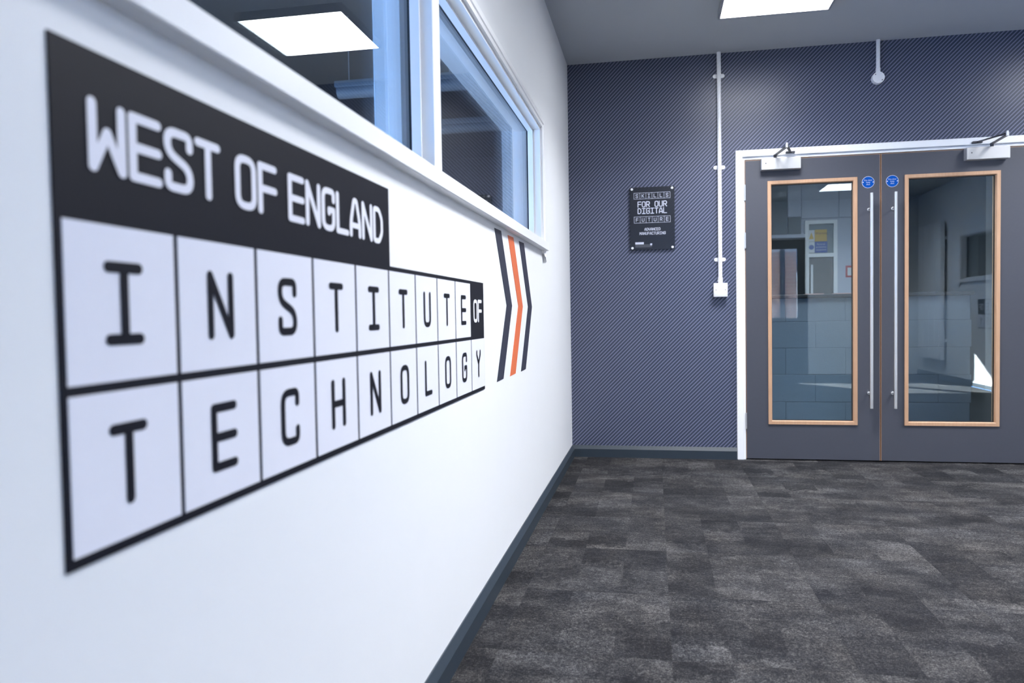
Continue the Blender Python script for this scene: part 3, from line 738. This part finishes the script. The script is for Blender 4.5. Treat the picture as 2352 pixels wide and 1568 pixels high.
bm = bmesh.new(); box(bm, (-3, YF - 14, -0.2), (12, YF - 0.2, -0.05)); struct('floor', bm, 'paving', label='grey paved yard outside the outer door', category='ground')
yw = thing('trim_3', (0, 0, 0), kind='structure', label='brick yard wall seen through the outer door glass', category='brick wall')
sbox('core', (1.8, YF - 4.2, -0.05), (4.6, YF - 4.02, 2.6), 'brick_mortar', yw)
bmk = bmesh.new(); box(bmk, (-0.1075, -0.02, -0.0325), (0.1075, 0.02, 0.0325)); bme = bpy.data.meshes.new('brick'); bmk.to_mesh(bme); bmk.free(); bme.materials.append(M['brick'])
for j in range(20):
    for i in range(10):
        o = bpy.data.objects.new('brick', bme); COL.objects.link(o); o.parent = yw
        o.location = (1.95 + i * .225 + (.1125 if j % 2 else 0), YF - 4.01 + random.uniform(-.002, .002), 0.75 + j * .075)

bm = bmesh.new(); cyl(bm, (3.17, YF - 3.93, -0.05), (3.17, YF - 3.93, 2.6), 0.045, 16); obj('drainpipe', bm, 'frame_dark', None, smooth=True, label='dark drainpipe on the brick yard wall outside the glazed doors', category='pipe')
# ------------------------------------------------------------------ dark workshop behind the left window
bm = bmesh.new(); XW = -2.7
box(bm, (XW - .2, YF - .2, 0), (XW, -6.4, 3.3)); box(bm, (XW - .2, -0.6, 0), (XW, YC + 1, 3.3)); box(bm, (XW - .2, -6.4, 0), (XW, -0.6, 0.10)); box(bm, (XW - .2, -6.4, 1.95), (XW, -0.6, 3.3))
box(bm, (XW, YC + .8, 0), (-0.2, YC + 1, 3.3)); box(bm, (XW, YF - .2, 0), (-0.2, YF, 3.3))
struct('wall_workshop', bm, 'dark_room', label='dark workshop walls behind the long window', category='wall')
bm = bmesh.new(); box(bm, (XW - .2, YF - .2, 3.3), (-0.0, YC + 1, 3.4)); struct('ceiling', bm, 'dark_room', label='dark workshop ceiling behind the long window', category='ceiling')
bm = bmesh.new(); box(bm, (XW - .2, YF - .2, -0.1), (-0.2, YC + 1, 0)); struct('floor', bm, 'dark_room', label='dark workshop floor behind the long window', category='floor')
pl = bpy.data.lights.new('workshop_daylight_portal', 'AREA'); pl.shape = 'RECTANGLE'; pl.size = 5.8; pl.size_y = 1.85; pl.cycles.is_portal = True
po = bpy.data.objects.new('workshop_daylight_portal', pl); COL.objects.link(po); po.location = (XW - .05, -3.5, 1.025); po.rotation_euler = (math.pi / 2, 0, -math.pi / 2)
def batten(x, y, z, ln, label):
    r = thing('batten_light', (x, y, z), label=label, category='batten light')
    bm = bmesh.new(); box(bm, (0, -0.06, 0), (ln, 0.06, 0.05), 0.008, 2); obj('housing', bm, 'batten', r, smooth=True)
    bm = bmesh.new(); cyl(bm, (0.015, 0, -0.02), (ln - .015, 0, -0.02), 0.055, 18); obj('diffuser', bm, 'batten', r, smooth=True)
    for u in (0.10, ln * 0.6):
        bm = bmesh.new(); cyl(bm, (u, 0, 0.05), (u, 0, 3.3 - z), 0.004, 6); obj('wire', bm, 'wire', r)
    return r
batten(-1.82, 0.33, 2.75, 1.5, 'suspended batten light seen through the long window, the nearer one')
batten(-1.45, 1.60, 2.75, 1.2, 'suspended batten light seen through the long window, the farther one')
# unseen dark shell behind window_2, added to keep the sky out
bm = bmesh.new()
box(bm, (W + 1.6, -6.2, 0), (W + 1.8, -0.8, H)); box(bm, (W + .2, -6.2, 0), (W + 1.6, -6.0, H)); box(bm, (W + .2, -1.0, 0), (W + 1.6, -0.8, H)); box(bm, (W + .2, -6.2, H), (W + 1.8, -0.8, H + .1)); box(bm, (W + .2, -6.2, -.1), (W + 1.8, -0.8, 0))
struct('wall_sky_block', bm, 'dark_room', label='added dark shell blocking the sky behind the mirrored window', category='wall')

for o in bpy.data.objects:
    if '_org' in o: del o['_org']
bpy.context.view_layer.update()
